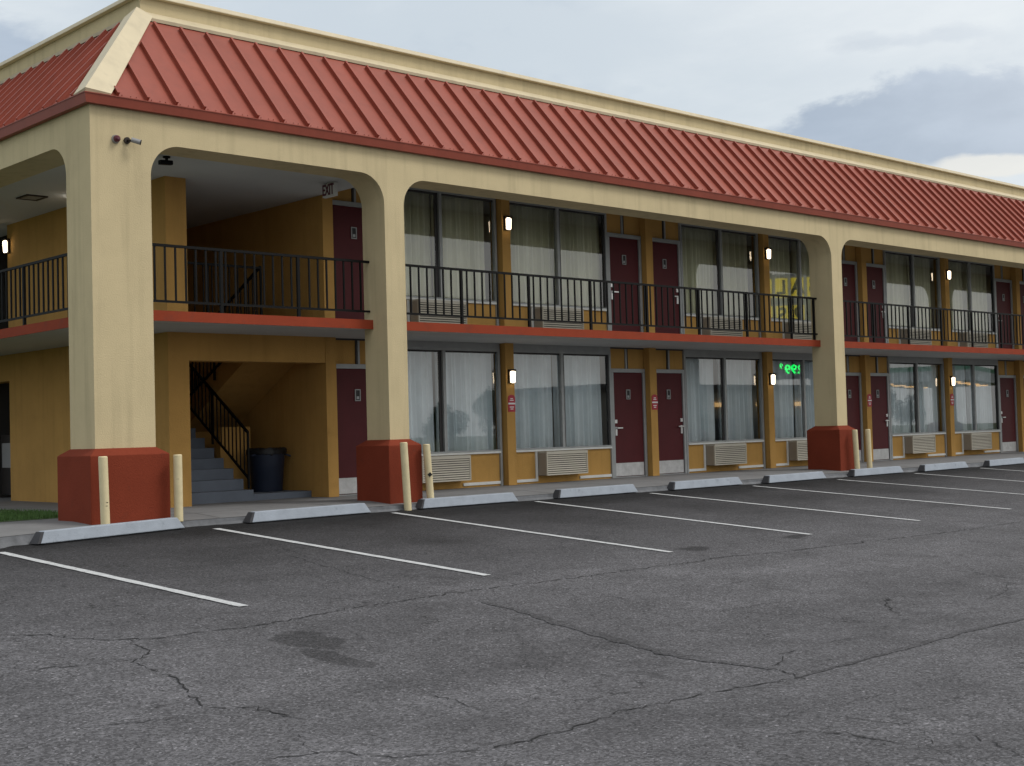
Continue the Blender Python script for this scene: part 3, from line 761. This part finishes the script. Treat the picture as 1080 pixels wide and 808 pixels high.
m_.bar((2.95,2.27,ST),(2.95,2.27,3.6),.035)
m_.build('guard_railing', 'black', B)

# ---- exit sign (box facing left, hung under the corner ceiling)
t = empty('exit_sign', (4.40, .95, 4.715)); tag(t, 'white boxed EXIT sign hanging from the ceiling beside the first upper door', 'exit sign')
b = MB(); b.box(-.035,.035,0,.30,-.125,.075); b.build('housing', 'white', t, bevel=.004)
b = MB(); b.box(-.02,.02,.10,.20,.076,.094); b.build('mount', 'white', t)
text_obj('lettering', 'EXIT', .23, .004, 'camred', Matrix.Translation((-.039,.15,-.026)) @ Matrix.Rotation(-PI/2, 4, 'Z') @ Matrix.Rotation(PI/2, 4, 'X') @ Matrix.Scale(.62,4,(1,0,0)), t)

# ---- cameras on the corner column and ceilings
t = empty('dome_camera', (.34,-.001,4.755)); tag(t, 'small dark red dome camera high on the corner column front', 'security camera')
b = MB(); b.cyl((0,0,0),(0,-.03,0),.055,.05,20); b.build('mount', 'camgrey', t, smooth=True)
b = MB(); b.cyl((0,-.031,0),(0,-.06,0),.045,.038,20); b.cyl((0,-.061,0),(0,-.085,0),.038,.018,20); b.build('dome', 'camred', t, smooth=True)
t = empty('bullet_camera', (.49,-.001,4.755)); tag(t, 'grey bullet camera on a bracket on the corner column front', 'security camera')
b = MB(); b.cyl((0,0,0),(0,-.025,0),.042,.042,16); b.cyl((0,-.025,0),(.04,-.10,-.015),.014,.014,10); b.build('bracket', 'lampmetal', t, smooth=True)
b = MB(); b.cyl((.02,-.085,.0),(.115,-.135,-.03),.032,.032,16); b.build('camera_body', 'camgrey', t, smooth=True)
b = MB(); b.cyl((.116,-.1355,-.0303),(.125,-.1405,-.033),.034,.034,16); b.build('lens_ring', 'tileblack', t, smooth=True)
for loc, lab in (((1.49,.80,CEILA-.001), 'black ceiling camera inside the first front arch by the corner column'), ((.60,1.62,CEILA-.001), 'black ceiling camera inside the left side arch by the corner column')):
    t = empty('ceiling_camera', loc); tag(t, lab, 'security camera')
    b = MB(); b.cyl((0,0,0),(0,0,-.02),.05,.05,14); b.bar((0,0,-.02),(0,0,-.07),.03); b.build('mount', 'black', t)
    b = MB(); b.bar((-.11,0,-.09),(.08,.0,-.08),.075,.06); b.build('camera_body', 'black', t, bevel=.008)
t = empty('ceiling_hatch', (1.33,4.7,CEILA)); tag(t, 'square ceiling hatch in the side walkway ceiling left of the corner column', 'hatch')
b = MB(); b.box(-.13,.13,-.17,.17,-.012,-.003); b.build('panel', 'hatch', t)
b = MB(); b.box(-.17,-.131,-.2,.2,-.022,-.001); b.box(.131,.17,-.2,.2,-.022,-.001); b.box(-.13,.13,-.2,-.171,-.022,-.001); b.box(-.13,.13,.171,.2,-.022,-.001); b.build('hatch_frame', 'lampmetal', t)
t = empty('ceiling_lamp', (1.88,4.25,CEILA)); tag(t, 'lit ceiling lamp in the side walkway behind the corner column', 'ceiling lamp')
b = MB(); b.cyl((0,0,-.001),(0,0,-.03),.13,.13,20); b.build('mount', 'lampmetal', t)
b = MB(); b.cyl((0,0,-.031),(0,0,-.10),.12,.09,20); b.build('lens', 'tube', t, smooth=True)
o = copy_tree(lamp0); o.location = (2.14, 7.5, 4.43); o.rotation_euler = (0,0,-PI/2)
tag(o, 'lit lamp at the far end of the upper side walkway wall', 'wall lamp', 'lit lamps on the ochre pilasters')
t = empty('drinks_machine', (2.75, 8.9, 0)); tag(t, 'dark machine in the shaded ground-floor passage at the left edge', 'vending machine')
b = MB(); b.box(-.1,.7,-.4,.3,.05,1.15); b.build('cabinet', 'machine', t, bevel=.01)
b = MB(); b.box(-.12,-.101,-.3,.2,.55,1.0); b.build('front_panel', 'camgrey', t)

# ---- trash can
t = empty('trash_can', (4.50, 3.15, .10)); tag(t, 'dark blue round trash can with a black bag rim beside the stairs', 'trash can')
b = MB(); b.lathe([(.235,0),(.245,.02),(.275,.40),(.278,.405),(.278,.43),(.28,.435),(.295,.62),(.30,.64),(.30,.665)],0,0,32); b.build('bin', 'can', t, smooth=True)
b = MB(); rnd = random.Random(4); n = 40; rows = []
for j,(r_,z_) in enumerate(((.28,.60),(.315,.61),(.325,.665),(.30,.70),(.24,.695),(.10,.60))):
    rows.append([b.bm.verts.new(((r_+rnd.uniform(-.012,.012))*math.cos(2*PI*i/n),(r_+rnd.uniform(-.012,.012))*math.sin(2*PI*i/n),z_+rnd.uniform(-.012,.012)-(.03 if j<2 and i%7==0 else 0))) for i in range(n)])
for a_, b_ in zip(rows, rows[1:]):
    for i in range(n): b.bm.faces.new((a_[i],a_[(i+1)%n],b_[(i+1)%n],b_[i]))
b.bm.faces.new(rows[-1]); b.build('bin_bag', 'bag', t, smooth=True)
b = MB(); b.bar((.27,-.1,.60),(.37,-.14,.56),.05,.03); b.bar((-.27,-.1,.60),(-.37,-.14,.59),.05,.03); b.build('handle', 'can', t, bevel=.01)

# ---- wheel stops
def make_stop():
    t = empty('wheel_stop'); l = 1.97; sd = .05
    b = MB(); b.hull([(.02,0,.014),(l-.0,0,.014),(l-.09,.03,.15),(.085,.03,.15)],[(.02,.17,.014),(l,.17,.014),(l-.09,.14,.15),(.085,.14,.15)])
    b.build('block', 'stop', t, bevel=.010)
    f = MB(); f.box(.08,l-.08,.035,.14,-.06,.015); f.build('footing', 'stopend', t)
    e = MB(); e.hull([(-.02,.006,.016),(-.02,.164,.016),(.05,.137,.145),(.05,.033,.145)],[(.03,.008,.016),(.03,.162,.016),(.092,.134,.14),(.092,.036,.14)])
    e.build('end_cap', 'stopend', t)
    return t
stops = [(-1.12,-.90,.93,-.50),(1.88,-.50,3.90,-.40),(4.80,-.42,6.74,-.40),(7.59,-.44,9.5,-.42),(10.33,-.50,12.33,-.46),(12.95,-.58,14.92,-.52),(15.80,-.58,17.72,-.55),(18.40,-.64,20.40,-.58),(21.2,-.66,23.1,-.6),(24.0,-.66,25.9,-.6),(26.8,-.66,28.7,-.6)]
SL = ['below the corner column base','in front of the stairwell','in front of the window right of the second column','before the second room window','before the door and window of the third room','left of the third column base','right of the third column, by two cream posts','before the fifth room window','nearest the right edge of the photo','beyond the right edge of the photo','farthest along the kerb']
s0 = make_stop()
for i, (xa,ya,xb,yb) in enumerate(stops):
    o = s0 if i == 0 else copy_tree(s0)
    o.location = (xa, ya, gz(ya)+.002); o.rotation_euler = (0, math.atan2(-(gz(yb)-gz(ya)), xb-xa), math.atan2(yb-ya, xb-xa)); o.scale = (math.hypot(xb-xa, yb-ya)/1.97, 1, 1)
    tag(o, 'pale grey concrete wheel stop '+SL[i], 'wheel stop', 'concrete wheel stops along the kerb')

# ---- bollards
for n_, (x, y, zb_, zt_, dx, lab) in enumerate(((-.03,-.30,-.10,.80,-.02,'scratched cream post standing before the corner column base'),(.97,-.27,-.05,.79,.0,'cream post just right of the corner column base'),
    (4.60,-.34,-.14,.85,-.05,'leaning cream post before the second column base'),(5.13,-.22,-.05,.81,-.06,'chipped cream post just right of the second column base'),
    (16.42,-.26,-.05,.80,-.05,'cream post touching the right side of the third column base'),(16.98,-.2,-.05,.80,-.03,'cream post standing free right of the third column'))):
    t = empty('bollard', (x,y,zb_)); tag(t, lab, 'bollard', 'cream guard posts at the columns')
    b = MB(); h = zt_-zb_; b.cyl((0,0,0),(dx,0,h-.012),.055,.055,24); b.cyl((dx,0,h-.012),(dx,0,h),.055,.046,24); b.build('post', 'bollard', t, smooth=True)
    if 'chipped' in lab:
        c = MB(); c.bar((-.058,-.035,h*.46),(-.03,-.062,h*.50),.035,.05); c.build('chip', 'tileblack', t)
    if n_ == 0:
        c = MB(); c.box(-.02,.005,-.0575,-.05,.30,.306); c.box(-.015,.01,-.0575,-.05,.34,.348); c.build('scratch', 'lampmetal', t)

# ------------------------------------------------------------------ across the road (seen mirrored in the windows)
t = empty('roadside_sign', (57.7,-25.7,gz(-20))); tag(t, 'tall roadside sign of yellow letter tiles over a green digital price, mirrored in the windows', 'sign')
th = math.atan2(28, -40)          # faces the motel
def SM(x, z, d=0): return Matrix.Rotation(th+PI/2, 4, 'Z') @ Matrix.Translation((x, -.16-d, z)) @ Matrix.Rotation(PI/2, 4, 'X')
b = MB(); b.bar((-1.1,0,0),(-1.1,0,10.4),.25); b.bar((1.1,0,0),(1.1,0,10.4),.25); b.bm.transform(Matrix.Rotation(th+PI/2, 4, 'Z')); b.build('pole', 'camgrey', t)
b = MB(); b.box(-1.9,1.9,-.12,.12,6.9,10.3); b.bm.transform(Matrix.Rotation(th+PI/2, 4, 'Z')); b.build('sign_box', 'canopywhite', t)
for z, word in ((9.5,'SALE'),(7.9,' 2SF')):
    for i, chh in enumerate(word):
        if chh == ' ': continue
        x = -1.35+i*.9; b = MB(); b.box(x-.35,x+.35,-.15,-.121,z-.56,z+.56); b.bm.transform(Matrix.Rotation(th+PI/2, 4, 'Z')); tl = b.build('tile', 'tileyellow', t)
        text_obj('lettering', chh, 1.15, .01, 'tileblack', SM(x, z), tl)
b = MB(); b.box(-1.0,1.0,-.12,.12,4.2,5.3); b.bm.transform(Matrix.Rotation(th+PI/2, 4, 'Z')); pb = b.build('price_display', 'ledback', t)
text_obj('digits', '299', .72, .01, 'ledgreen', SM(-.1, 4.75, -.02), pb); text_obj('digits', '9', .42, .01, 'ledgreen', SM(.62, 4.95, -.02), pb)
# petrol canopy
t = empty('station_canopy', (112,-47,-.7)); tag(t, 'white and green filling station canopy with lit lamps, mirrored in the far windows', 'canopy'); t.rotation_euler = (0,0,R(-20))
b = MB(); b.box(-13,13,-5,5,5.0,6.3); b.build('canopy_roof', 'canopywhite', t)
b = MB(); b.box(-13.02,13.02,-5.02,5.02,5.9,6.32); b.build('green_band', 'canopygreen', t)
for x in (-9,9):
    b = MB(); b.box(x-.25,x+.25,-.25,.25,0,5); b.build('column', 'canopywhite', t)
for x in (-9,-3,3,9):
    for y in (-3,3):
        b = MB(); b.box(x-.7,x+.7,y-.5,y+.5,4.9,4.99); b.build('canopy_light', 'canopylamp', t)
for i, (x, y, w_, h_, col, lab) in enumerate(((-30,-78,26,3.9,'shopwall','long low beige shop across the road'),(10,-82,22,4.6,'shopwall','taller beige shop across the road'),(44,-80,24,3.6,'shopwall','flat low shop with a dark roof across the road'),(95,-66,34,5.5,'shopwall','store with lit wall lamps behind the filling station'))):
    t = empty('shop', (x,y,-1.2)); tag(t, lab, 'building', 'low shops across the road')
    b = MB(); b.box(-w_/2,w_/2,-6,6,0,h_); b.build('wall', col, t)
    b = MB(); b.box(-w_/2-.4,w_/2+.4,-6.4,6.4,h_,h_+.5); b.build('roof', 'shoproof', t)
    for q in range(int(w_/5)):
        b = MB(); b.box(-w_/2+1+q*5,-w_/2+4+q*5,6.01,6.06,.8,2.8); b.build('window', 'shopglass', t)
    if i == 3:
        for q in range(5):
            b = MB(); b.box(-w_/2+3+q*6.5,-w_/2+4.1+q*6.5,6.02,6.25,3.9,4.3); b.build('wall_light', 'canopylamp', t)
def tree(h, seed):
    rnd = random.Random(seed); t = empty('leafy_tree')
    b = MB(); b.cyl((0,0,0),(0,0,h*.45),.28,.2,10)
    lobes = []
    for i in range(9):
        an = rnd.uniform(0,6.28); r_ = rnd.uniform(.5,2.2); p = Vector((math.cos(an)*r_, math.sin(an)*r_, h*rnd.uniform(.5,.88))); lobes.append((p, rnd.uniform(1.1,1.9)))
        b.cyl((0,0,h*.4), p, .12, .04, 6)
    b.build('trunk', 'bark', t)
    c = MB()
    for i in range(2600):
        p, r_ = rnd.choice(lobes); d = Vector((rnd.gauss(0,1),rnd.gauss(0,1),rnd.gauss(0,1))).normalized()*r_*rnd.uniform(.55,1.05); q = p+d
        u = Vector((rnd.gauss(0,1),rnd.gauss(0,1),rnd.gauss(0,1))).normalized(); v = u.orthogonal().normalized(); s = rnd.uniform(.12,.26)
        c.quad([q-u*s-v*s*.5,q+u*s*.2-v*s*.6,q+u*s+v*s*.4,q-u*s*.3+v*s*.6])
    c.build('crown', 'leaf', t, recalc=False)
    return t
t0 = tree(8.5, 3); t1 = tree(7, 8)
TL = [(-42,-70),(-20,-68),(-6,-70),(3,-66),(24,-70),(30,-72),(58,-70),(66,-66),(76,-72),(88,-58),(124,-60),(136,-64)]
TN = ['broad leafy tree in front of the long low shop','round tree right of the long low shop','leafy tree between the long shop and the taller shop','full tree before the taller shop','tree at the right end of the taller shop','second tree between the taller shop and the flat shop','tree right of the flat low shop','bushy tree behind the roadside sign','tree left of the lamp-lit store','lone tree before the lamp-lit store','tree right of the filling station','farthest tree along the road']
for i, (x, y) in enumerate(TL):
    src = (t0, t1)[i % 2]; o = src if i < 2 else copy_tree(src)
    o.location = (x, y, -1.2); o.rotation_euler = (0,0,i*1.3); o.scale = (.58+.06*(i%3),)*3; tag(o, TN[i], 'tree', 'trees along the far side of the road')

# ------------------------------------------------------------------ sky and light
W = bpy.data.worlds.new('World'); S.world = W; W.use_nodes = True
nt = W.node_tree; N = nt.nodes; L = nt.links; bg = N['Background']
SEL, SAZ = R(50), R(138)     # elevation; compass angle from +Y clockwise
sky = N.new('ShaderNodeTexSky'); sky.sky_type = 'NISHITA'; sky.sun_disc = False; sky.sun_elevation = SEL; sky.sun_rotation = SAZ
sky.air_density = 1.2; sky.dust_density = 2.5
tc = N.new('ShaderNodeTexCoord'); D = tc.outputs['Generated']
def noise(sc, det, rough, vec, dist=0):
    n = N.new('ShaderNodeTexNoise'); n.inputs['Scale'].default_value = sc; n.inputs['Detail'].default_value = det; n.inputs['Roughness'].default_value = rough; n.inputs['Distortion'].default_value = dist
    L.new(vec, n.inputs['Vector']); return n
def mr(v, a_, b_, c_, d_, smooth=True):
    n = N.new('ShaderNodeMapRange'); L.new(v, n.inputs[0]); n.interpolation_type = 'SMOOTHSTEP' if smooth else 'LINEAR'
    for i, k in enumerate((a_, b_, c_, d_)): n.inputs[i+1].default_value = k
    return n.outputs[0]
def mth(op_, a_, b_):
    n = N.new('ShaderNodeMath'); n.operation = op_
    for i, k in enumerate((a_, b_)):
        if isinstance(k, (int, float)): n.inputs[i].default_value = k
        else: L.new(k, n.inputs[i])
    return n.outputs[0]
def mixc(f, a_, b_):
    n = N.new('ShaderNodeMix'); n.data_type = 'RGBA'
    if isinstance(f, (int, float)): n.inputs[0].default_value = f
    else: L.new(f, n.inputs[0])
    for i, k in ((6, a_), (7, b_)):
        if isinstance(k, tuple): n.inputs[i].default_value = (*k, 1)
        else: L.new(k, n.inputs[i])
    return n.outputs[2]
mp = N.new('ShaderNodeMapping'); mp.inputs['Scale'].default_value = (1, 1, 2.6); L.new(D, mp.inputs['Vector'])
warp = noise(5, 5, .6, D); wv = N.new('ShaderNodeVectorMath'); wv.operation = 'SUBTRACT'; L.new(warp.outputs['Color'], wv.inputs[0]); wv.inputs[1].default_value = (.5,.5,.5)
fbm = noise(9, 9, .62, mp.outputs[0], .25).outputs['Fac']
def blob(d, rad, asp, w_amt, e0, e1):
    """cloud mass around direction d"""
    d = Vector(d).normalized(); right = Vector((d.y, -d.x, 0)).normalized(); up = right.cross(d)
    s = N.new('ShaderNodeVectorMath'); s.operation = 'SCALE'; s.inputs['Scale'].default_value = w_amt; L.new(wv.outputs[0], s.inputs[0])
    a_ = N.new('ShaderNodeVectorMath'); a_.operation = 'ADD'; L.new(D, a_.inputs[0]); L.new(s.outputs[0], a_.inputs[1])
    q = []
    for v, k in ((right, 1/rad), (up, 1/(rad*asp)), (d, None)):
        dp = N.new('ShaderNodeVectorMath'); dp.operation = 'DOT_PRODUCT'; L.new(a_.outputs[0], dp.inputs[0]); dp.inputs[1].default_value = v
        q.append(dp.outputs['Value'] if k is None else mth('MULTIPLY', dp.outputs['Value'], k))
    r2 = mth('SQRT', mth('ADD', mth('MULTIPLY', q[0], q[0]), mth('MULTIPLY', q[1], q[1])), 0)
    front = mr(q[2], 0, .3, 0, 1)
    dn = mth('ADD', mth('SUBTRACT', 1., r2), mth('MULTIPLY', mth('SUBTRACT', fbm, .5), e0))
    return mth('MULTIPLY', mr(dn, 0., e1, 0, 1), front)
BLOBS = {}
b1 = blob((.862,.468,.205), .140, .27, .05, 1.5, .26)
b2 = blob((.80,.56,.200), .08, .25, .03, 2.4, .6)
b3 = blob((.383,.883,.262), .07, .45, .03, 2.2, .6)
b4 = blob((.88,.442,.172), .045, .20, .03, 1.6, .4)
b5 = blob((.845,.49,.262), .06, .14, .03, 3.0, .7)
n1 = noise(2.2, 8, .58, mp.outputs[0], .3); n2 = noise(6.5, 8, .6, mp.outputs[0], .2)
cl0 = mixc(mr(n1.outputs['Fac'], .38, .66, 0, 1), (6.6,7.35,8.0), (8.6,9.1,9.4))
cl0 = mixc(mr(n2.outputs['Fac'], .55, .75, 0, .38), cl0, (4.6,5.5,6.6))
dk = mixc(mr(n2.outputs['Fac'], .35, .7, 0, 1), (3.5,4.35,5.6), (4.5,5.4,6.7))
den = mth('MAXIMUM', mth('MAXIMUM', b1, mth('MULTIPLY', b2, .7)), mth('MULTIPLY', b3, .8))
den = mth('MAXIMUM', den, mth('MULTIPLY', b5, .35))
c_ = mixc(mth('MULTIPLY', den, .92), cl0, dk)
c_ = mixc(mth('MULTIPLY', b4, .9), c_, (8.6,8.5,8.0))
# thinner, brighter cloud towards the low sun behind the lot
sd = N.new('ShaderNodeVectorMath'); sd.operation = 'DOT_PRODUCT'; L.new(D, sd.inputs[0])
SUNV = Vector((math.sin(SAZ)*math.cos(SEL), math.cos(SAZ)*math.cos(SEL), math.sin(SEL))); sd.inputs[1].default_value = SUNV
c_ = mixc(mr(sd.outputs['Value'], .1, 1, 0, 1), c_, (13.,12.8,12.3))
out = mixc(.12, c_, sky.outputs[0])
# ground side of the sky dome
sp = N.new('ShaderNodeSeparateXYZ'); L.new(D, sp.inputs[0])
L.new(out, bg.inputs[0]); bg.inputs[1].default_value = .1
sun = bpy.data.lights.new('sun', 'SUN'); sun.energy = 1.45; sun.angle = R(18); sun.color = (1, .97, .92)
so = bpy.data.objects.new('sun', sun); COL.objects.link(so); so.rotation_euler = (-SUNV).to_track_quat('-Z', 'Y').to_euler()

cam = bpy.data.cameras.new('camera'); co = bpy.data.objects.new('camera', cam); COL.objects.link(co)
r_ = Vector((0.72792, -0.685104, -0.027666)); u_ = Vector((-0.004108, -0.044707, 0.998992)); f_ = Vector((0.68565, 0.727072, 0.035357))
m4 = Matrix((r_, u_, -f_)).transposed().to_4x4(); m4.translation = Vector((-7.62844, -15.55794, .97044)); co.matrix_world = m4
cam.sensor_fit = 'HORIZONTAL'; cam.sensor_width = 36; cam.lens = 1424.667/1080*36; cam.clip_start = .1; cam.clip_end = 2000
S.camera = co
S.view_settings.view_transform = 'Standard'; S.view_settings.look = 'None'; S.view_settings.exposure = EXPO; S.view_settings.gamma = 1
S.render.resolution_x = 1024; S.render.resolution_y = 766
S.render.engine = 'CYCLES'; S.cycles.max_bounces = 8; S.cycles.transparent_max_bounces = 16
